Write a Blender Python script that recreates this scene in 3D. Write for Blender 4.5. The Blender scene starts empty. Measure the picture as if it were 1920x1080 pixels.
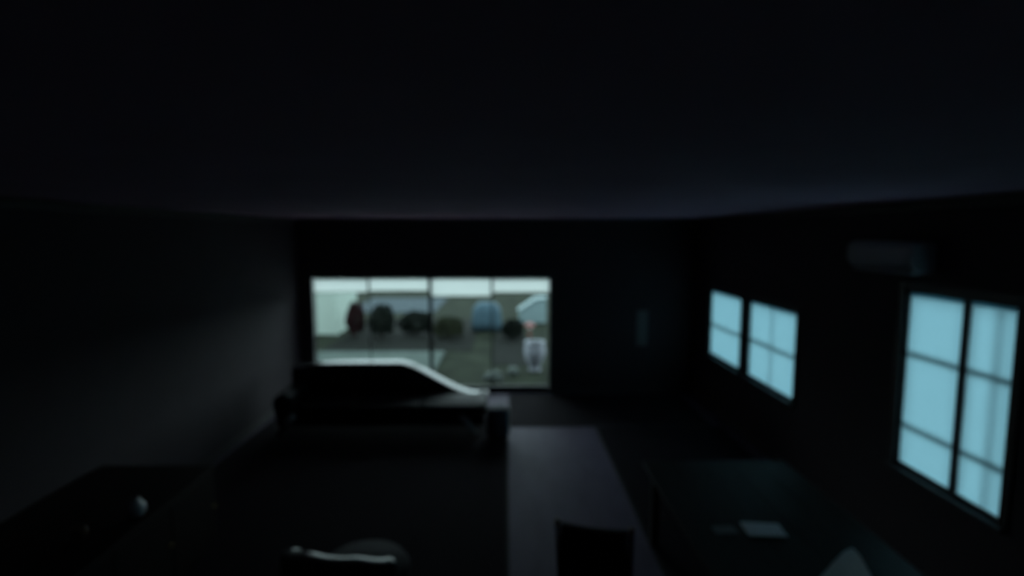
import bpy, bmesh, math, random
from mathutils import Vector, Matrix, Euler
random.seed(7)
PI = math.pi
S = bpy.context.scene
C = S.collection

# ------------------------------------------------------------------ camera
CAM_H = 2.87
cam = bpy.data.cameras.new('camera'); cam_ob = bpy.data.objects.new('camera', cam); C.objects.link(cam_ob)
cam.sensor_width = 36.0; cam.lens = 1000 / 1920 * 36.0
cam.clip_start = 0.02; cam.clip_end = 400
cam_ob.location = (0, 0, CAM_H)
cam_ob.rotation_euler = (math.radians(90 - 5.71), 0, math.radians(-0.573))
cam.dof.use_dof = True                      # the photograph is out of focus: lens set close, everything far is soft
cam.dof.focus_distance = 0.55
cam.dof.aperture_fstop = 2.2
S.camera = cam_ob

# ------------------------------------------------------------------ sky and exposure
w = bpy.data.worlds.new('dawn_sky'); S.world = w; w.use_nodes = True
bg = w.node_tree.nodes['Background']
bg.inputs['Color'].default_value = (0.74, 0.92, 1.0, 1)
bg.inputs['Strength'].default_value = 3.5
S.view_settings.view_transform = 'Standard'; S.view_settings.look = 'None'
S.view_settings.exposure = 0.0; S.view_settings.gamma = 1.0
S.view_settings.use_curve_mapping = False

# ------------------------------------------------------------------ pixel helpers (1920 x 1080 frame)
_R = cam_ob.rotation_euler.to_matrix()
def ray(px, py):
    return (_R @ Vector(((px - 960) / 1000, -(py - 540) / 1000, -1)))
def onz(px, py, z):
    d = ray(px, py); t = (z - CAM_H) / d.z
    return Vector((d.x * t, d.y * t, z))
def onx(px, py, x):
    d = ray(px, py); t = x / d.x
    return Vector((x, d.y * t, CAM_H + d.z * t))
def ony(px, py, y):
    d = ray(px, py); t = y / d.y
    return Vector((d.x * t, y, CAM_H + d.z * t))

# ------------------------------------------------------------------ materials
def mat(name, col, rough=0.6, var=0.15, scale=6.0, bump=0.0, metal=0.0, spec=0.5, stretch=None, coat=0.0):
    m = bpy.data.materials.new(name); m.use_nodes = True
    nt = m.node_tree; b = nt.nodes['Principled BSDF']
    tc = nt.nodes.new('ShaderNodeTexCoord'); mp = nt.nodes.new('ShaderNodeMapping')
    if stretch: mp.inputs['Scale'].default_value = stretch
    nz = nt.nodes.new('ShaderNodeTexNoise'); nz.inputs['Scale'].default_value = scale; nz.inputs['Detail'].default_value = 4
    rp = nt.nodes.new('ShaderNodeValToRGB')
    lo = [max(0, c * (1 - var)) for c in col]; hi = [min(1, c * (1 + var)) for c in col]
    rp.color_ramp.elements[0].color = (*lo, 1); rp.color_ramp.elements[1].color = (*hi, 1)
    rp.color_ramp.elements[0].position = 0.3; rp.color_ramp.elements[1].position = 0.7
    L = nt.links
    L.new(tc.outputs['Object'], mp.inputs['Vector']); L.new(mp.outputs['Vector'], nz.inputs['Vector'])
    L.new(nz.outputs['Fac'], rp.inputs['Fac']); L.new(rp.outputs['Color'], b.inputs['Base Color'])
    b.inputs['Roughness'].default_value = rough; b.inputs['Metallic'].default_value = metal
    b.inputs['Specular IOR Level'].default_value = spec; b.inputs['Coat Weight'].default_value = coat
    if bump > 0:
        bp = nt.nodes.new('ShaderNodeBump'); bp.inputs['Strength'].default_value = bump; bp.inputs['Distance'].default_value = 0.01
        L.new(nz.outputs['Fac'], bp.inputs['Height']); L.new(bp.outputs['Normal'], b.inputs['Normal'])
    return m
def translucent(name, col, through, scale=90):
    m = bpy.data.materials.new(name); m.use_nodes = True; nt = m.node_tree; nt.nodes.clear(); L = nt.links
    out = nt.nodes.new('ShaderNodeOutputMaterial'); mx = nt.nodes.new('ShaderNodeMixShader')
    d = nt.nodes.new('ShaderNodeBsdfDiffuse'); t = nt.nodes.new('ShaderNodeBsdfTranslucent')
    tc = nt.nodes.new('ShaderNodeTexCoord'); nz = nt.nodes.new('ShaderNodeTexNoise'); nz.inputs['Scale'].default_value = scale
    rp = nt.nodes.new('ShaderNodeValToRGB')
    rp.color_ramp.elements[0].color = (*[c * .95 for c in through], 1); rp.color_ramp.elements[1].color = (*[min(1, c * 1.05) for c in through], 1)
    L.new(tc.outputs['Object'], nz.inputs['Vector']); L.new(nz.outputs['Fac'], rp.inputs['Fac']); L.new(rp.outputs['Color'], t.inputs['Color'])
    d.inputs['Color'].default_value = (*col, 1); mx.inputs['Fac'].default_value = 0.96
    L.new(d.outputs[0], mx.inputs[1]); L.new(t.outputs[0], mx.inputs[2]); L.new(mx.outputs[0], out.inputs['Surface'])
    return m
def glass(name):
    m = bpy.data.materials.new(name); m.use_nodes = True; nt = m.node_tree; nt.nodes.clear(); L = nt.links
    out = nt.nodes.new('ShaderNodeOutputMaterial'); mx = nt.nodes.new('ShaderNodeMixShader')
    tr = nt.nodes.new('ShaderNodeBsdfTransparent'); gl = nt.nodes.new('ShaderNodeBsdfGlossy'); fr = nt.nodes.new('ShaderNodeFresnel')
    tr.inputs['Color'].default_value = (0.93, 0.97, 0.95, 1); gl.inputs['Roughness'].default_value = 0.02; fr.inputs['IOR'].default_value = 1.45
    L.new(fr.outputs[0], mx.inputs['Fac']); L.new(tr.outputs[0], mx.inputs[1]); L.new(gl.outputs[0], mx.inputs[2]); L.new(mx.outputs[0], out.inputs['Surface'])
    return m
M = dict(
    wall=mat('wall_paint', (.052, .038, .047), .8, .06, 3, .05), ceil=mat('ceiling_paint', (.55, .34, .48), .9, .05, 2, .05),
    floor=mat('floor_vinyl', (.135, .11, .165), .65, .12, 5, .04, spec=.15, stretch=(1, .3, 1)), trim=mat('dark_trim', (.05, .045, .045), .5, .2, 12),
    frame=mat('window_frame', (.035, .035, .04), .5, .15, 10), alu=mat('door_frame_metal', (.06, .06, .065), .4, .1, 10, metal=.3),
    rail=mat('blind_rail', (.45, .47, .47), .5, .05, 20), sash=mat('muntin_paint', (.35, .37, .38), .5, .08, 14),
    cyan=translucent('cyan_blind_fabric', (.35, .5, .55), (.345, .61, .72)), pale=translucent('pale_blind_fabric', (.7, .75, .74), (.93, .97, .93)),
    glass=glass('clear_glass'),
    leather=mat('black_leather', (.014, .015, .018), .25, .2, 30, .06, coat=.1), steel=mat('brushed_steel', (.7, .7, .72), .35, .05, 20, metal=1), lshade=translucent('lampshade_fabric', (.85, .9, .9), (.92, .95, .96)), dull=mat('dull_black_leather', (.014, .014, .017), .7, .2, 30, .1, spec=.2), leather2=mat('dark_brown_leather', (.03, .025, .025), .3, .2, 30, .06, coat=.2),
    wood=mat('dark_wood', (.016, .011, .009), .55, .3, 8, .05, spec=.2, stretch=(6, 1, 6)), midwood=mat('brown_wood', (.16, .09, .06), .4, .25, 8, .04, stretch=(6, 1, 6)),
    palewood=mat('pale_wood', (.5, .45, .4), .35, .15, 8, .04), rug=mat('dark_rug_pile', (.017, .013, .018), .95, .3, 60, .3, spec=.08),
    rugedge=mat('rug_binding', (.015, .015, .018), .9, .2, 40), cloth=mat('charcoal_cloth', (.02, .02, .024), .9, .2, 80, .2),
    paper=mat('paper', (.82, .83, .86), .5, .03, 12), ceramic=mat('pale_ceramic', (.7, .72, .74), .25, .05, 8), brownceramic=mat('brown_ceramic', (.22, .13, .08), .35, .2, 10),
    shade=mat('lampshade_enamel', (.82, .86, .88), .3, .04, 8), grey=mat('grey_fabric', (.09, .095, .115), .9, .15, 50, .2),
    plastic=mat('pale_plastic', (.42, .42, .45), .45, .04, 6), darkplastic=mat('dark_plastic', (.03, .03, .03), .5, .1, 10), brass=mat('brass', (.45, .33, .16), .3, .1, 10, metal=1),
    scroll=mat('scroll_cloth', (.22, .21, .21), .85, .08, 20, .05),
    lawn=mat('lawn_grass', (.012, .0155, .010), .95, .45, 1.3, .4, spec=.06), blade=mat('grass_blade', (.045, .06, .03), .9, .3, 2, spec=.06), patio=mat('patio_concrete', (.05, .065, .06), .85, .18, 2.5, .2, spec=.06),
    gravel=mat('pale_gravel', (.04, .052, .06), .95, .35, 9, .5, spec=.06), white=mat('white_boards', (.29, .345, .31), .6, .06, 4, .05, spec=.06), roof=mat('shed_roof_felt', (.08, .08, .085), .9, .2, 12, .2, spec=.06),
    leaf=mat('dark_leaf', (.006, .009, .007), .6, .4, 3, spec=.06), redleaf=mat('dark_red_leaf', (.016, .005, .006), .6, .35, 3, spec=.06), oliveleaf=mat('olive_leaf', (.018, .022, .012), .6, .35, 3, spec=.06),
    bark=mat('bark', (.05, .04, .03), .9, .3, 15, .4, spec=.06), cover=mat('blue_grey_cover', (.04, .07, .09), .55, .15, 5, .15, spec=.06), red=mat('red_enamel', (.13, .015, .012), .4, .1, 10),
    bin=mat('white_bin_paint', (.14, .19, .20), .5, .06, 5, spec=.06), stone=mat('pale_stone', (.09, .105, .10), .85, .25, 9, .4, spec=.06), planter=mat('white_planter', (.26, .27, .31), .6, .08, 9, .1, spec=.06),
    asphalt=mat('soil', (.007, .008, .007), .95, .3, 8, .3, spec=.06))

# ------------------------------------------------------------------ mesh helpers
def box(bm, x0, x1, y0, y1, z0, z1, bevel=0.0, seg=2):
    g = bmesh.new(); bmesh.ops.create_cube(g, size=1)
    bmesh.ops.scale(g, vec=(x1 - x0, y1 - y0, z1 - z0), verts=g.verts)
    bmesh.ops.translate(g, vec=((x0 + x1) / 2, (y0 + y1) / 2, (z0 + z1) / 2), verts=g.verts)
    if bevel > 0: bmesh.ops.bevel(g, geom=g.edges[:] + g.verts[:], offset=bevel, segments=seg, affect='EDGES', profile=0.5)
    me = bpy.data.meshes.new('tmp'); g.to_mesh(me); g.free(); bm.from_mesh(me); bpy.data.meshes.remove(me)
    return bm
def B(*a, **k): return box(bmesh.new(), *a, **k)
def lathe(prof, n=32, bm=None, at=(0, 0, 0)):
    bm = bm or bmesh.new(); rings = []
    for r, z in prof:
        rings.append([bm.verts.new((at[0] + r * math.cos(2 * PI * i / n), at[1] + r * math.sin(2 * PI * i / n), at[2] + z)) for i in range(n)])
    for a, b in zip(rings, rings[1:]):
        for i in range(n): bm.faces.new((a[i], a[(i + 1) % n], b[(i + 1) % n], b[i]))
    bm.faces.new(rings[0][::-1]); bm.faces.new(rings[-1])
    return bm
def loft(sections, closed=False, caps=True):
    bm = bmesh.new(); rs = [[bm.verts.new(p) for p in s] for s in sections]; n = len(rs[0])
    pairs = list(zip(rs, rs[1:])) + ([(rs[-1], rs[0])] if closed else [])
    for a, b in pairs:
        for i in range(n): bm.faces.new((a[i], a[(i + 1) % n], b[(i + 1) % n], b[i]))
    if caps and not closed: bm.faces.new(rs[0][::-1]); bm.faces.new(rs[-1])
    bmesh.ops.recalc_face_normals(bm, faces=bm.faces)
    return bm
def tube(bm, pts, radii, n=12):
    rs = []
    for k, p in enumerate(pts):
        p = Vector(p); d = (Vector(pts[min(k + 1, len(pts) - 1)]) - Vector(pts[max(k - 1, 0)])).normalized()
        u = d.orthogonal().normalized(); v = d.cross(u); r = radii[k] if hasattr(radii, '__len__') else radii
        rs.append([bm.verts.new(p + u * r * math.cos(2 * PI * i / n) + v * r * math.sin(2 * PI * i / n)) for i in range(n)])
    for a, b in zip(rs, rs[1:]):
        off = min(range(n), key=lambda o: (a[0].co - b[o].co).length)
        for i in range(n): bm.faces.new((a[i], a[(i + 1) % n], b[(i + 1 + off) % n], b[(i + off) % n]))
    bm.faces.new(rs[0][::-1]); bm.faces.new(rs[-1]); bmesh.ops.recalc_face_normals(bm, faces=bm.faces)
    return bm
def obj(name, bm, m, parent=None, smooth=False):
    me = bpy.data.meshes.new(name); bm.to_mesh(me); bm.free(); me.materials.append(M[m])
    if smooth:
        for p in me.polygons: p.use_smooth = True
    o = bpy.data.objects.new(name, me); C.objects.link(o)
    if parent: o.parent = parent
    return o
def share(name, src, parent, loc=(0, 0, 0), rot=(0, 0, 0)):
    o = bpy.data.objects.new(name, src.data); C.objects.link(o); o.parent = parent; o.location = loc; o.rotation_euler = rot
    return o
def tag(o, label, cat, group=None):
    o['label'] = label; o['category'] = cat
    if group: o['group'] = group
    return o
def thing(name, label, cat, loc=(0, 0, 0), rz=0, group=None):
    o = bpy.data.objects.new(name, None); C.objects.link(o); o.empty_display_size = .2
    o.location = loc; o.rotation_euler = (0, 0, rz)
    return tag(o, label, cat, group)
def struct(name, bm, m, smooth=False):
    o = obj(name, bm, m, None, smooth); o['kind'] = 'structure'; return o
def struct_root(name, loc=(0, 0, 0)):
    o = bpy.data.objects.new(name, None); C.objects.link(o); o.location = loc; o['kind'] = 'structure'; return o
def holed(u0, u1, v0, v1, holes, t0, t1, axis):
    """wall in the (u, z) plane with rectangular holes; axis is the thickness axis"""
    us = sorted({u0, u1, *[h[0] for h in holes], *[h[1] for h in holes]}); vs = sorted({v0, v1, *[h[2] for h in holes], *[h[3] for h in holes]})
    bm = bmesh.new(); cache = {}
    def V(u, v, t):
        k = (round(u, 5), round(v, 5), round(t, 5))
        if k not in cache: cache[k] = bm.verts.new((t, u, v) if axis == 'x' else (u, t, v))
        return cache[k]
    def solid(i, j):
        if not (0 <= i < len(us) - 1 and 0 <= j < len(vs) - 1): return False
        cu, cv = (us[i] + us[i + 1]) / 2, (vs[j] + vs[j + 1]) / 2
        return not any(h[0] < cu < h[1] and h[2] < cv < h[3] for h in holes)
    for i in range(len(us) - 1):
        for j in range(len(vs) - 1):
            if not solid(i, j): continue
            a, b, c, d = (us[i], vs[j]), (us[i + 1], vs[j]), (us[i + 1], vs[j + 1]), (us[i], vs[j + 1])
            for t in (t0, t1): bm.faces.new([V(*p, t) for p in (a, b, c, d)])
            for (p, q), (di, dj) in (((a, b), (0, -1)), ((b, c), (1, 0)), ((c, d), (0, 1)), ((d, a), (-1, 0))):
                if not solid(i + di, j + dj): bm.faces.new([V(*p, t0), V(*q, t0), V(*q, t1), V(*p, t1)])
    bmesh.ops.recalc_face_normals(bm, faces=bm.faces)
    return bm

# ------------------------------------------------------------------ room shell
XR, XL, YE, YB, ZC, T = 3.4, -3.72, 9.5, -1.2, 3.15, 0.2
SILL, TOP_S, TOP_B = 0.90, 1.95, 2.385
def wy(px, py): return onx(px, py, XR).y
# lit widths along the right wall, read from the photograph
BIG = [(wy(1795, 700), wy(1693, 690)), (wy(1890, 740), wy(1806, 700))]
SMALL = [(wy(1387, 625), wy(1331, 610)), (wy(1489, 660), wy(1403, 635))]
fr = 0.03
holes_r = [(BIG[1][0] - fr, BIG[0][1] + fr, SILL - fr, TOP_B + fr)] + [(a - fr, b + fr, SILL - fr, TOP_S + fr) for a, b in SMALL]
DX0, DX1 = ony(586, 600, YE).x, ony(1032, 600, YE).x
DTOP = ony(800, 521, YE).z
f = struct('floor', B(XL - T, XR + T, YB - T, YE + T, -0.12, 0), 'floor')
struct('ceiling', B(XL - T, XR + T, YB - T, YE + T, ZC, ZC + .2), 'ceil')
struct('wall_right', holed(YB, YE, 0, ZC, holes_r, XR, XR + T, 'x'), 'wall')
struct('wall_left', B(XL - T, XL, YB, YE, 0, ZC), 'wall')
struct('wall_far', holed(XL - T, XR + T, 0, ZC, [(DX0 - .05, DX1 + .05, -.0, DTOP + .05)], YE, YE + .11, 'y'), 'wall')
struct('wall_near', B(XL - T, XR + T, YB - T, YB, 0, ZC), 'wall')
struct('baseboard_right', B(XR - .018, XR, YB, YE, 0, .11, bevel=.004), 'trim')
struct('baseboard_left', B(XL, XL + .018, YB, YE, 0, .11, bevel=.004), 'trim')
struct('baseboard_far', B(DX1 + .12, XR - .018, YE - .018, YE, 0, .11, bevel=.004), 'trim')
struct('trim_1', B(XR - .05, XR, YB, YE - .05, ZC - .08, ZC, bevel=.01), 'trim')
struct('trim_2', B(XL + .0, XR, YE - .05, YE, ZC - .08, ZC, bevel=.01), 'trim')
struct('trim_3', B(XL, XL + .05, YB, YE - .05, ZC - .08, ZC, bevel=.01), 'trim')

# ------------------------------------------------------------------ side windows and their blinds
def window(n, y0, y1, z1, sashes, rows, muntin_cols):
    root = struct_root('window_%d' % n, (XR + .1, (y0 + y1) / 2, SILL))
    o = root.location
    def part(name, bm, m): 
        bmesh.ops.translate(bm, vec=-o, verts=bm.verts); return obj(name, bm, m, root)
    xa, xb = XR + .012, XR + .13
    fb = bmesh.new()
    box(fb, xa, xb, y0 - fr, y0, SILL - fr, z1 + fr); box(fb, xa, xb, y1, y1 + fr, SILL - fr, z1 + fr)
    box(fb, xa, xb, y0, y1, SILL - fr, SILL); box(fb, xa, xb, y0, y1, z1, z1 + fr)
    part('window_frame', fb, 'frame')
    part('window_sill', B(XR - .05, XR + .05, y0 - .08, y1 + .08, SILL - fr - .03, SILL - fr, bevel=.006), 'frame')
    cs = bmesh.new(); k = .06                                    # casing proud of the wall
    box(cs, XR - .015, XR + .002, y0 - fr - k, y0 - fr, SILL - fr, z1 + fr + k); box(cs, XR - .015, XR + .002, y1 + fr, y1 + fr + k, SILL - fr, z1 + fr + k)
    box(cs, XR - .015, XR + .002, y0 - fr, y1 + fr, z1 + fr, z1 + fr + k)
    part('casing', cs, 'trim')
    for i, (a, b) in enumerate(sashes):
        if i: part('mullion', B(XR + .004, xb, b, sashes[i - 1][0], SILL, z1), 'frame')
        part('pane', B(XR + .098, XR + .104, a, b, SILL, z1), 'glass')
        for r in rows:
            z = SILL + (z1 - SILL) * r
            part('muntin', B(XR + .080, XR + .096, a, b, z - .02, z + .02), 'sash')
        for c in muntin_cols[i]:
            y = a + (b - a) * c
            part('muntin', B(XR + .081, XR + .097, y - .014, y + .014, SILL, z1), 'sash')
def blind(name, label, a, b, z0, z1, fab, axis, group, plane, lower=None):
    """translucent roller blind: tube at the head, fabric, weighted bottom rail"""
    r = .014; zf = lower if lower is not None else z0 + .004
    if axis == 'x':
        t = thing(name, label, 'blind', (plane, (a + b) / 2, zf), PI / 2, group)
    else:
        t = thing(name, label, 'blind', ((a + b) / 2, plane, zf), 0, group)
    h = (b - a) / 2 - .003; H = z1 - zf
    bm = bmesh.new(); tube(bm, [(-h, 0, H - r - .001), (h, 0, H - r - .001)], r, 16); obj('roller_tube', bm, fab, t, True)
    bm = bmesh.new(); n = 10
    vs = [[bm.verts.new((-h + 2 * h * i / 12, .0015 * math.sin(k * 1.3 + i * .4), .008 + (H - 2 * r - .006) * k / n)) for i in range(13)] for k in range(n + 1)]
    for k in range(n):
        for i in range(12): bm.faces.new((vs[k][i], vs[k][i + 1], vs[k + 1][i + 1], vs[k + 1][i]))
    obj('blind_fabric', bm, fab, t, True)
    obj('bottom_rail', B(-h, h, -.006, .006, 0, .010, bevel=.002), 'rail', t)
    return t
window(1, BIG[1][0], BIG[0][1], TOP_B, BIG, (.24, .66), [[], [.36]])
window(2, SMALL[0][0], SMALL[0][1], TOP_S, [SMALL[0]], (.48,), [[]])
window(3, SMALL[1][0], SMALL[1][1], TOP_S, [SMALL[1]], (.5,), [[.5]])
bp = XR + .026
blind('roller_blind', 'tall cyan blind on the wider sash of the big three-row window', *BIG[0], SILL, TOP_B, 'cyan', 'x', 'cyan blinds on the right wall', bp)
blind('roller_blind', 'tall cyan blind on the narrower sash of the big three-row window', *BIG[1], SILL, TOP_B, 'cyan', 'x', 'cyan blinds on the right wall', bp)
blind('roller_blind', 'short cyan blind on the two-row window closest to the glass doors', *SMALL[0], SILL, TOP_S, 'cyan', 'x', 'cyan blinds on the right wall', bp)
blind('roller_blind', 'short cyan blind on the two-row window closest to the big window', *SMALL[1], SILL, TOP_S, 'cyan', 'x', 'cyan blinds on the right wall', bp)

# ------------------------------------------------------------------ sliding glass doors in the far wall
door = struct_root('door_1', ((DX0 + DX1) / 2, YE + .1, 0))
def dpart(name, bm, m, parent=door):
    bmesh.ops.translate(bm, vec=-door.location, verts=bm.verts); return obj(name, bm, m, parent)
fb = bmesh.new()
box(fb, DX0 - .05, DX0, YE + .02, YE + .11, 0, DTOP + .05); box(fb, DX1, DX1 + .05, YE + .02, YE + .11, 0, DTOP + .05)
box(fb, DX0, DX1, YE + .02, YE + .11, DTOP, DTOP + .05); box(fb, DX0, DX1, YE + .02, YE + .11, 0, .035)
dpart('door_frame', fb, 'alu')
cs = bmesh.new()
box(cs, DX0 - .13, DX0 - .05, YE - .016, YE + .002, 0, DTOP + .13); box(cs, DX1 + .05, DX1 + .13, YE - .016, YE + .002, 0, DTOP + .13)
box(cs, DX0 - .05, DX1 + .05, YE - .016, YE + .002, DTOP + .05, DTOP + .13); dpart('casing', cs, 'trim')
DW = [ony(px, 535, YE).x for px in (586, 690, 806, 922, 1032)]
for i in range(4):
    a, b = DW[i], DW[i + 1]; yo = YE + (.060 if i in (1, 2) else .090)
    pf = bmesh.new(); s = .022 if i in (0, 3) else .026
    sl = .018 if i in (0,) else (.034 if i == 2 else .012); sr = .018 if i == 3 else (.034 if i == 1 else .012)
    box(pf, a, a + sl, yo - .013, yo + .013, .036, DTOP - .001); box(pf, b - sr, b, yo - .013, yo + .013, .036, DTOP - .001)
    box(pf, a + sl, b - sr, yo - .013, yo + .013, .036, .11); box(pf, a + sl, b - sr, yo - .013, yo + .013, DTOP - .02, DTOP - .001)
    leaf = dpart('door_panel', pf, 'alu')
    dpart('pane', B(a + sl, b - sr, yo - .004, yo + .004, .11, DTOP - .02), 'glass', leaf)
    if i in (1, 2):
        hx = b - .017 if i == 1 else a + .017
        h = bmesh.new(); tube(h, [(hx, yo - .013, .95), (hx, yo - .045, .97), (hx, yo - .045, 1.13), (hx, yo - .013, 1.15)], .007, 8)
        dpart('handle', h, 'alu', leaf)
LOW = [548, 546, 556, 549]
BL = ['short rolled-up pale blind over the door pane beside the white shed', 'short rolled-up pale blind over the second door pane from the white shed',
      'rolled-up pale blind hanging lowest of the four over the glass doors', 'short rolled-up pale blind over the door pane with the white planter behind']
for i in range(4):
    blind('rolled_blind', BL[i], DW[i] + .012, DW[i + 1] - (.03 if i == 1 else .012), 0, DTOP - .002, 'pale', 'y', 'pale blinds over the glass doors', YE + .030, ony(750, LOW[i], YE).z)

# ------------------------------------------------------------------ ground outside
def slab(x0, x1, y0, y1, z0, z1): return B(x0, x1, y0, y1, z0, z1)
lawn = struct('lawn', slab(-70, 70, -30, 110, -.30, -.10), 'lawn')
P0, P1 = onz(590, 640, 0), onz(770, 690, 0)
struct('patio', slab(-5.6, -1.55, YE + T, 13.1, -.16, -.02), 'patio')
struct('path', slab(-6.2, -2.75, 20.2, 24.8, -.16, -.07), 'gravel')
struct('garden_bed_1', slab(-4.75, -.9, 13.4, 18.6, -.16, -.085), 'asphalt')
struct('garden_bed_2', slab(-.35, .55, 11.9, 16.2, -.16, -.085), 'asphalt')

# ------------------------------------------------------------------ sofa with a sweeping back, in front of the glass doors
def smooth(t): t = max(0, min(1, t)); return t * t * (3 - 2 * t)
SY = 8.05                                           # front of the back rest (y); the sofa faces the room
sofa = thing('sofa', 'long black leather sofa before the glass doors, its back sweeping down to a low end', 'sofa', (-1.7, SY, .0125))
sx = lambda px, Y: (px - 950) / 1000 * Y
X0, X1 = -3.30, -0.30
def back_top(x):                                    # x in world metres
    za = ony(700, 684, SY).z; zb = ony(893, 743, SY).z
    u = (x - sx(745, SY)) / (sx(884, SY) - sx(745, SY))
    return za + (zb - za) * (smooth(u) * .55 + max(0, min(1, u)) * .45) - .05 * smooth((sx(620, SY) - x) / .8)
secs = []
N = 44
for k in range(N + 1):
    x = X0 + (X1 - X0) * k / N; zt = back_top(x); d = .36; pts = []
    for i in range(14):                             # rounded, slightly crowned top
        a = PI * i / 13; pts.append((x + 1.7, d / 2 - d / 2 * math.copysign(abs(math.cos(a)) ** .45, math.cos(a)), zt - .085 + .085 * max(0, math.sin(a)) ** .9))
    pts += [(x + 1.7, d * .95, .16), (x + 1.7, d * .05, .16)]
    secs.append(pts)
obj('backrest', loft(secs), 'leather', sofa, True)
obj('seat_base', B(X0 + 1.7 + .02, X1 + 1.7 - .03, -.66, -.01, .13, .30, bevel=.03), 'leather', sofa)
cw = (X1 - X0 - .36) / 3
cush = None
for i in range(3):
    xc = X0 + 1.7 + .28 + cw * (i + .5)
    if cush is None:
        cush = obj('seat_cushion', B(-cw / 2 + .008, cw / 2 - .008, -.33, .33, 0, .135, bevel=.045, seg=3), 'dull', sofa, True); cush.location = (xc, -.35, .301)
    else: share('seat_cushion', cush, sofa, (xc, -.35, .301))
# tall rolled arm at the shed end, low scroll at the other end
arm = []
for k in range(14):
    y = -.68 + .66 * k / 13
    arm.append([(X0 + 1.7 + .12 + .13 * math.cos(2 * PI * i / 16), y, .49 + .12 * math.sin(2 * PI * i / 16)) if i <= 8 else (X0 + 1.7 + .12 + .10 * math.cos(2 * PI * i / 16), y, .49 - .36 * abs(math.sin(2 * PI * i / 16)) ** .3) for i in range(16)])
obj('arm', loft(arm), 'dull', sofa, True)
bm = bmesh.new(); tube(bm, [(X1 + 1.7 - .07, -.70, .36), (X1 + 1.7 - .07, -.64, .37), (X1 + 1.7 - .07, 0.0, .38)], [.075, .085, .08], 18)
obj('arm', bm, 'dull', sofa, True)
legp = [(.028, 0), (.034, .015), (.022, .04), (.030, .09), (.042, .13)]
lx = [X0 + 1.7 + .12, X1 + 1.7 - .10]
leg = None
for x in lx:
    for y in (.28,):
        if leg is None: leg = obj('leg', lathe(legp, 16), 'palewood', sofa, True); leg.location = (x, y, 0)
        else: share('leg', leg, sofa, (x, y, 0))

for s_, xf in ((-1, X0 + 1.7 + .22), (1, X1 + 1.7 - .30)):   # splayed wooden front legs
    bm = bmesh.new(); tube(bm, [(xf - s_ * .06, -.672, .30), (xf + s_ * .03, -.69, .22), (xf + s_ * .09, -.685, .12), (xf + s_ * .175, -.675, .03), (xf + s_ * .175, -.675, 0.001)], [.035, .04, .032, .024, .03], 14)
    obj('front_leg', bm, 'steel', sofa, True)
# drum stool past the low end of the sofa
p = onz(938, 822, 0)
st = thing('drum_stool', 'small grey drum-shaped stool beside the low end of the black sofa', 'stool', (-.125, p.y + .02, .0125))
obj('stool_body', lathe([(.15, .03), (.165, .06), (.17, .2), (.165, .34), (.155, .37)], 28), 'grey', st, True)
obj('seat_pad', lathe([(.15, .371), (.165, .385), (.165, .41), (.14, .43), (.02, .436)], 28), 'grey', st, True)
for a in range(3): 
    q = obj('foot', lathe([(.018, 0), (.02, .03)], 10), 'darkplastic', st); q.location = (.11 * math.cos(a * 2.1), .11 * math.sin(a * 2.1), 0)

# dark rug, widened towards the left wall; its near-black stands for floor shade
RX1 = .02
rug = thing('area_rug', 'large near-black rug in front of the sofa, widened to stand for floor shade', 'rug', (-1.8, 5.55, 0))
bm = B(-1.82, RX1 + 1.8 - .03, -2.95, 2.95, 0.001, .012, bevel=.004); obj('pile', bm, 'rug', rug)
bm = bmesh.new(); xa, xb, ya, yb = -1.85, RX1 + 1.8, -2.98, 2.98
box(bm, xa, xa + .03, ya, yb, .001, .010); box(bm, xb - .03, xb, ya, yb, .001, .010); box(bm, xa + .03, xb - .03, ya, ya + .03, .001, .010); box(bm, xa + .03, xb - .03, yb - .03, yb, .001, .010)
obj('binding', bm, 'rugedge', rug)

def shade_mat(name, label, x0, x1, y0, y1):  # flat bound sheet whose dark colour stands for shade on the floor
    t = thing(name, label, 'rug', ((x0 + x1) / 2, (y0 + y1) / 2, 0)); hx, hy = (x1 - x0) / 2, (y1 - y0) / 2
    obj('pile', B(-hx + .03, hx - .03, -hy + .03, hy - .03, .001, .011, bevel=.003), 'rug', t)
    bm = bmesh.new(); box(bm, -hx, -hx + .03, -hy, hy, .001, .009); box(bm, hx - .03, hx, -hy, hy, .001, .009); box(bm, -hx + .03, hx - .03, -hy, -hy + .03, .001, .009); box(bm, -hx + .03, hx - .03, hy - .03, hy, .001, .009)
    obj('binding', bm, 'rugedge', t)
shade_mat('far_shade_mat', 'wide dark sheet added along the far wall to stand for unlit floor', .03, 3.1, 7.75, 9.4)  # added: dark colour ends the lit floor short of the far wall
shade_mat('table_shade_rug', 'dark sheet added under the dining table to stand for unlit floor', 1.32, 3.2, 1.2, 7.745)  # added: dark colour gives the lit floor patch its right edge

# ------------------------------------------------------------------ barrel chair on the rug, its curved back towards the near wall
RIM = .80
pc = onz(664, 1056, RIM); pl = onz(575, 1026, RIM)
R = .58
bc = thing('barrel_chair', 'dark leather barrel chair on the rug with a low curved back', 'armchair', (pc.x - .10, pc.y + R - .01, .012), math.radians(-9))
def arc(r0, r1, z0, z1, a0, a1, n, drop):
    s = []
    for k in range(n + 1):
        a = a0 + (a1 - a0) * k / n; e = abs(2 * k / n - 1); zt = z1 - drop * smooth((e - .35) / .65); c = Vector((math.cos(a), math.sin(a), 0)); w_ = (r1 - r0)
        pts = [c * (r0 + .01) + Vector((0, 0, z0))]
        for i in range(10):
            t = PI * i / 9; pts.append(c * (r0 + w_ / 2 - w_ / 2 * math.cos(t)) + Vector((0, 0, zt - .05 + .05 * max(0, math.sin(t)) ** .6 - .13 * w_ * (.5 + .5 * math.cos(t)))))
        pts.append(c * (r1 - .01) + Vector((0, 0, z0))); s.append(pts)
    return loft(s)
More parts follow.
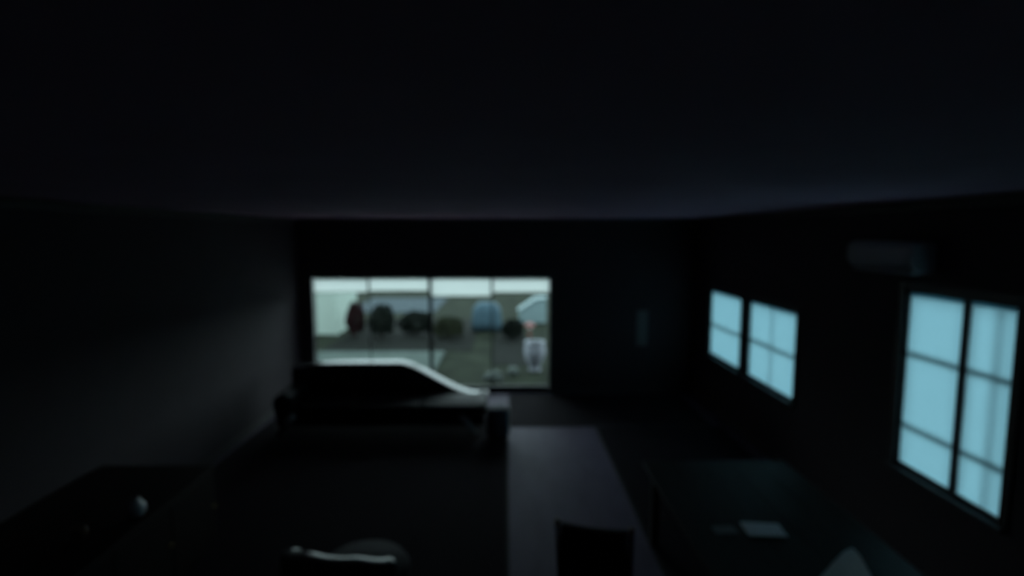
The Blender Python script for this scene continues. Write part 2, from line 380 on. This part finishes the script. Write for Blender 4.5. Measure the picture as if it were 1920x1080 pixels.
obj('back_shell', arc(.43, R, .16, RIM - .012, math.radians(-90 - 46), math.radians(-90 + 46), 40, .06), 'leather2', bc, True)
obj('seat_cushion', lathe([(.30, .24), (.335, .28), (.338, .38), (.31, .42), (.05, .44)], 36), 'cloth', bc, True)
obj('seat_base', lathe([(.33, .14), (.34, .16), (.34, .235), (.33, .239)], 36), 'wood', bc, True)
leg = None
for a in (45, 135, 225, 315):
    l = (.26 * math.cos(math.radians(a)), .26 * math.sin(math.radians(a)), 0)
    if leg is None: leg = obj('leg', lathe([(.015, 0), (.024, .139)], 12), 'wood', bc, True); leg.location = l
    else: share('leg', leg, bc, l)

# ------------------------------------------------------------------ dining table with papers and a cone lamp
TZ = .761
tb = thing('dining_table', 'long dark wooden dining table under the big blue-lit window', 'table', (1.93, 3.25, .011))
TL, TWd = 1.55, .66                                  # half length along y, half width along x
npl = 5; pw = 2 * TWd / npl; pk = None
for i in range(npl):
    x = -TWd + pw * (i + .5)
    if pk is None:
        pk = obj('top_plank', B(-pw / 2 + .001, pw / 2 - .001, -TL, TL, 0, .035, bevel=.003), 'wood', tb); pk.location = (x, 0, .715)
    else: share('top_plank', pk, tb, (x, 0, .715))
bm = bmesh.new()
box(bm, -.56, .56, -1.42, -1.39, .63, .714); box(bm, -.56, .56, 1.39, 1.42, .63, .714); box(bm, -.58, -.55, -1.39, 1.39, .63, .714); box(bm, .55, .58, -1.39, 1.39, .63, .714)
obj('apron', bm, 'wood', tb)
leg = None
for x in (-.57, .57):
    for y in (-1.41, 1.41):
        if leg is None: leg = obj('leg', B(-.035, .035, -.035, .035, 0, .714, bevel=.006), 'wood', tb); leg.location = (x, y, 0)
        else: share('leg', leg, tb, (x, y, 0))
def sheets(name, label, px0, px1, py, dep, rz, n, mname='paper', cat='papers'):
    a, b = onz(px0, py, TZ), onz(px1, py, TZ)
    t = thing(name, label, cat, ((a.x + b.x) / 2, a.y, TZ), rz, 'papers on the dining table'); w_ = b.x - a.x
    for i in range(n):
        bm = B(-w_ / 2, w_ / 2, -dep / 2, dep / 2, .0005 + .004 * i, .0035 + .004 * i)
        s = obj('sheet', bm, mname, t); s.location = (random.uniform(-.008, .008) * (i > 0), random.uniform(-.008, .008) * (i > 0), 0); s.rotation_euler.z = random.uniform(-.06, .06) * (i > 0)
    return t
sheets('paper_stack', 'wider, brighter stack of white papers on the dark dining table', 1398, 1466, 995, .17, math.radians(-3), 4)
sheets('paper_sheet', 'smaller, dimmer loose paper beside the white stack on the dining table', 1338, 1380, 994, .10, math.radians(3), 1, 'scroll', 'paper')
tip = onz(1598, 1034, 1.12)
lm = thing('table_lamp', 'pale cone-shaped unlit lamp standing on the dining table', 'lamp', (tip.x, tip.y, TZ))
obj('lamp_base', lathe([(.07, .0005), (.075, .012), (.06, .022), (.015, .03), (.012, .15)], 24), 'brass', lm, True)
obj('lamp_shade', lathe([(.162, .10), (.165, .104), (.10, .235), (.045, .335), (.012, .372), (.003, .376)], 36), 'lshade', lm, True)

# dark dining chair pulled away from the table
cp = onz(1118, 988, .97)
ch = thing('dining_chair', 'black upholstered dining chair with brown wooden posts, pulled away from the table', 'chair', (cp.x, cp.y + .06, 0), math.radians(-14))
obj('seat_cushion', B(-.23, .23, .02, .46, .42, .485, bevel=.02), 'cloth', ch, True)
obj('seat_frame', B(-.22, .22, .03, .45, .37, .419, bevel=.005), 'wood', ch)
for s_ in (-1, 1):
    bm = bmesh.new(); tube(bm, [(s_ * .225, .02, 0), (s_ * .225, .0, .4), (s_ * .235, -.02, .72), (s_ * .24, -.06, .955)], [.016, .019, .018, .016], 12)
    lg = obj('back_post', bm, 'wood', ch, True)
    bm = lathe([(.014, 0), (.021, .008), (.023, .022), (.016, .036), (.004, .042)], 14); fn = obj('finial', bm, 'midwood', lg, True); fn.location = (s_ * .24, -.06, .956)
    bm = bmesh.new(); tube(bm, [(s_ * .20, .43, 0), (s_ * .20, .43, .369)], [.014, .02], 12); obj('leg', bm, 'wood', ch, True)
secs = []
for k in range(9):
    x = -.217 + .434 * k / 8; bow = -.03 * (1 - (x / .22) ** 2)
    secs.append([(x, bow - .028, .56), (x, bow + .012, .56), (x, bow - .012, .93), (x, bow - .02, .96), (x, bow - .05, .96), (x, bow - .058, .93)])
obj('back_pad', loft(secs), 'cloth', ch, True)
bm = bmesh.new(); tube(bm, [(-.2, .43, .2), (.2, .43, .2)], .011, 10); obj('stretcher', bm, 'wood', ch, True)

# ------------------------------------------------------------------ dark cabinet by the left wall with two small vessels
v1 = onz(256, 968, .7725); v2 = onz(150, 1012, .7725)
cb = thing('low_cabinet', 'dark wooden low cabinet standing against the left wall', 'cabinet', (XL + .02, 3.75, .0125))
D = max(v1.x, v2.x) - XL + .09; Lh = .95
obj('cabinet_body', B(0, D - .02, -Lh, Lh, .08, .728, bevel=.004), 'wood', cb)
obj('cabinet_top', B(-.0, D, -Lh - .02, Lh + .02, .729, .76, bevel=.005), 'wood', cb)
obj('plinth', B(.02, D - .06, -Lh + .03, Lh - .03, 0, .079), 'wood', cb)
for i in range(3):
    y = -Lh + .02 + (2 * Lh - .04) / 3 * (i + .5); hw = (2 * Lh - .04) / 6 - .006
    dr = obj('cabinet_door', B(D - .019, D - .002, y - hw, y + hw, .10, .715, bevel=.004), 'wood', cb)
    kb = obj('knob', lathe([(.006, 0), (.006, .015), (.014, .02), (.014, .028), (.005, .032)], 14), 'brass', dr, True); kb.location = (D - .002, y + hw - .05, .42); kb.rotation_euler = (0, PI / 2, 0)
vs = thing('round_vase', 'small pale round vase on the dark low cabinet', 'vase', (v1.x, v1.y, .7725))
obj('vase_body', lathe([(.03, .0005), (.05, .012), (.066, .05), (.062, .085), (.036, .115), (.028, .125), (.034, .135)], 28), 'ceramic', vs, True)
obj('vase_mouth', lathe([(.026, .1352), (.027, .137)], 20), 'darkplastic', vs)
cu = thing('small_cup', 'small brown cup on the dark low cabinet beside the pale vase', 'cup', (v2.x, v2.y, .7725))
obj('cup_body', lathe([(.025, .0005), (.034, .008), (.040, .05), (.042, .085), (.038, .086), (.034, .02)], 24), 'brownceramic', cu, True)
bm = bmesh.new(); tube(bm, [(.038, 0, .07), (.058, 0, .066), (.062, 0, .045), (.050, 0, .028), (.036, 0, .025)], .005, 8); obj('handle', bm, 'brownceramic', cu, True)

# ------------------------------------------------------------------ things on the walls
ac = thing('wall_air_unit', 'pale wall-mounted air unit high on the right wall above the big window', 'air conditioner', (XR, 4.58, 2.56))
prof = [(-.002, .0), (-.10, .0), (-.17, .035), (-.205, .10), (-.20, .215), (-.17, .245), (-.002, .25)]
obj('housing', loft([[(x, y, z) for x, z in prof] for y in (-.40, -.395, .395, .40)]), 'plastic', ac)
obj('louver', B(-.175, -.10, -.36, .36, -.012, -.001, bevel=.003), 'plastic', ac)
for i in range(5): obj('grille_slat', B(-.165 + .03 * i, -.155 + .03 * i, -.37, .37, .2505 - (.006 if i == 0 else 0), .255), 'plastic', ac)
a, b = ony(1195, 582, YE), ony(1213, 648, YE)
hs = thing('wall_scroll', 'narrow pale cloth scroll hanging on the far wall between doors and windows', 'wall hanging', ((a.x + b.x) / 2, YE - .006, b.z))
hw = (b.x - a.x) / 2
obj('cloth', B(-hw, hw, -.003, .003, .01, a.z - b.z - .01), 'scroll', hs)
for z in (.006, a.z - b.z - .006):
    bm = bmesh.new(); tube(bm, [(-hw - .015, -.008, z), (hw + .015, -.008, z)], .010, 10); obj('rod', bm, 'midwood', hs, True)

# ------------------------------------------------------------------ garden beyond the glass doors
GZ = -.10
def ground(px, py, z=GZ): return onz(px, py, z)
g = ground(633, 628)                                 # white shed, near right corner
sh = thing('garden_shed', 'white boarded garden shed standing on the lawn past the patio', 'shed', (g.x, g.y, GZ))
obj('shed_wall', B(-2.6, -.02, .02, 2.2, 0, 2.1), 'white', sh)
bd = None
for i in range(18):
    z = .02 + i * .115
    if bd is None: bd = obj('board', B(-2.6, 0, -.012, .019, 0, .108, bevel=.003), 'white', sh); bd.location.z = z
    else: share('board', bd, sh, (0, 0, z))
obj('corner_post', B(-.05, .015, -.022, -.0125, 0, 2.1), 'white', sh)
secs = [[(-2.75, y, 2.101), (.15, y, 2.101), (.15, y, 2.14), (-1.3, y, 2.75), (-2.75, y, 2.14)] for y in (-.15, 2.35)]
obj('shed_roof', loft(secs), 'roof', sh)

def shrub(name, label, px, py, w_, h, d, leafm, nleaf, seed):
    rnd = random.Random(seed); g = ground(px, py)
    t = thing(name, label, 'shrub', (g.x, g.y + d * .5, GZ), 0, 'shrubs on the lawn')
    bm = bmesh.new()
    for k in range(5):
        a = k * 1.26 + rnd.random(); e = (math.cos(a) * w_ * .3, math.sin(a) * d * .3, h * .7)
        tube(bm, [(e[0] * .08, e[1] * .08, 0), (e[0] * .4, e[1] * .4, h * .35), e], [.02, .014, .005], 6)
    obj('stem', bm, 'bark', t, True)
    bm = bmesh.new()
    for k in range(nleaf):
        u, v = rnd.uniform(0, 2 * PI), rnd.uniform(-.75, 1); r = (1 - .45 * rnd.random() ** 2) * (1 + .12 * math.sin(3 * u + seed) * math.cos(4 * v))
        c = Vector((math.cos(u) * math.sqrt(max(0, 1 - v * v)) * w_ / 2 * r, math.sin(u) * math.sqrt(max(0, 1 - v * v)) * d / 2 * r, h * .5 + v * h * .5 * r))
        c.z = max(.03, c.z); s = rnd.uniform(.025, .05); m = Euler((rnd.uniform(0, 6), rnd.uniform(0, 6), rnd.uniform(0, 6))).to_matrix()
        q = [bm.verts.new(c + m @ Vector(p)) for p in ((-s, 0, 0), (0, -s * .45, .2 * s), (s, 0, 0), (0, s * .45, .2 * s))]; bm.faces.new(q)
    f_ = obj('foliage', bm, leafm, t); f_['kind'] = 'stuff'
shrub('garden_shrub', 'dark red-leaved shrub on the lawn just beyond the shed corner', 662, 636, .52, 1.02, .6, 'redleaf', 2600, 3)
shrub('garden_shrub', 'tall near-black shrub growing between the red shrub and a lower dark one', 710, 640, .74, .98, .8, 'leaf', 3000, 11)
shrub('garden_shrub', 'lower wide dark shrub beside the gravel, facing the middle of the glass doors', 775, 634, .98, .72, .8, 'leaf', 2600, 17)
shrub('garden_shrub', 'low olive shrub on the lawn between the lower dark shrub and the covered barbecue', 838, 640, .95, .62, .8, 'oliveleaf', 2200, 23)
shrub('garden_shrub', 'small dark shrub between the covered barbecue and the red garden light', 962, 640, .62, .58, .6, 'leaf', 1800, 29)

g = ground(912, 624)
bq = thing('covered_barbecue', 'barbecue under a pale blue-grey fitted cover on the lawn', 'barbecue', (g.x, g.y + .3, GZ))
secs = []
for z, hx, hy in ((.06, .47, .30), (.3, .46, .29), (.6, .44, .28), (.72, .42, .26), (.86, .30, .20), (.90, .22, .14)):
    s = []
    for i in range(32):
        a = 2 * PI * i / 32; c, s_ = math.cos(a), math.sin(a); rr = 1 + (.03 * math.sin(9 * a) if z < .5 else .008 * math.sin(7 * a))
        s.append((hx * rr * math.copysign(abs(c) ** .45, c), hy * rr * math.copysign(abs(s_) ** .45, s_), z))
    secs.append(s)
obj('cover', loft(secs), 'cover', bq, True)
for x in (-.36, .36):
    for y in (-.2, .2): q = obj('leg', B(x - .02, x + .02, y - .02, y + .02, 0, .20), 'darkplastic', bq)

g = ground(996, 608)
gb = thing('slant_top_bin', 'white garden bin with a slanting lid on the lawn beyond the red light', 'garden bin', (g.x + .05, g.y, GZ))
obj('bin_body', loft([[(-.45, y, .05), (.45, y, .05), (.45, y, .84), (.1, y, .80), (-.45, y, .42)] for y in (.0, .75)]), 'bin', gb)
obj('lid', loft([[(-.49, y, .415), (.1, y, .815), (.48, y, .86), (.48, y, .885), (.09, y, .845), (-.49, y, .445)] for y in (-.03, .78)]), 'bin', gb)
obj('base_frame', B(-.44, .44, .02, .73, 0, .049), 'wood', gb)

g = ground(993, 640)
rl = thing('garden_light', 'small red-capped garden stake light on the lawn beside the white bin', 'garden light', (g.x, g.y, GZ))
obj('stake', lathe([(.028, 0), (.028, .36)], 14), 'red', rl, True)
obj('lens', lathe([(.06, .361), (.065, .40), (.06, .43)], 18), 'ceramic', rl, True)
obj('cap', lathe([(.15, .431), (.155, .445), (.12, .49), (.05, .53), (.01, .54)], 24), 'red', rl, True)

g = ground(1003, 697)
pl_ = thing('urn_planter', 'tall pale urn planter standing just outside the glass doors', 'planter', (g.x, g.y + .1, GZ))
obj('urn', lathe([(.13, 0), (.14, .03), (.10, .06), (.12, .12), (.20, .26), (.235, .42), (.225, .54), (.20, .60), (.22, .62), (.22, .65), (.19, .65), (.18, .60)], 36), 'planter', pl_, True)
obj('soil', lathe([(.18, .601), (.16, .62), (.02, .63)], 24), 'asphalt', pl_)
def rock(label, px, py, sx_, sy_, sz_, seed):
    rnd = random.Random(seed); g = ground(px, py); bm = bmesh.new(); bmesh.ops.create_icosphere(bm, subdivisions=3, radius=1)
    for v in bm.verts:
        n = v.co.copy(); k = 1 + .12 * math.sin(3.1 * n.x + seed) + .10 * math.sin(4.3 * n.y + 2 * seed) + .06 * math.sin(7 * n.z + n.x * 5)
        v.co = Vector((n.x * sx_ * k, n.y * sy_ * k, max(-.3, n.z) * sz_ * k))
    zmin = min(v.co.z for v in bm.verts)
    for v in bm.verts: v.co.z -= zmin
    o = obj('garden_stone', bm, 'stone', None, True); o.location = (g.x, g.y + sy_, GZ); tag(o, label, 'stone', 'stones outside the glass doors')
rock('broad flat pale stone on the grass outside the glass doors', 924, 716, .21, .14, .13, 1.0)
rock('smaller rounded pale stone on the grass between flat stone and urn', 963, 704, .14, .11, .12, 2.3)
# hedge closing the garden far behind
hd = thing('boundary_hedge', 'long dark green clipped hedge closing the garden at the back', 'hedge', (0, 34, GZ))
obj('hedge_core', B(-30, 30, -.45, .45, 0, 1.35), 'leaf', hd)
bm = bmesh.new(); rnd = random.Random(5)
for k in range(9000):
    c = Vector((rnd.uniform(-30, 30), rnd.uniform(-.5, -.42), rnd.uniform(0, 1.42))) if k % 3 else Vector((rnd.uniform(-30, 30), rnd.uniform(-.5, .5), rnd.uniform(1.33, 1.45)))
    s = rnd.uniform(.06, .12); m = Euler((rnd.uniform(0, 6), rnd.uniform(0, 6), 0)).to_matrix()
    bm.faces.new([bm.verts.new(c + m @ Vector(p)) for p in ((-s, 0, 0), (0, -s * .5, 0), (s, 0, 0), (0, s * .5, 0))])
f_ = obj('foliage', bm, 'leaf', hd); f_['kind'] = 'stuff'
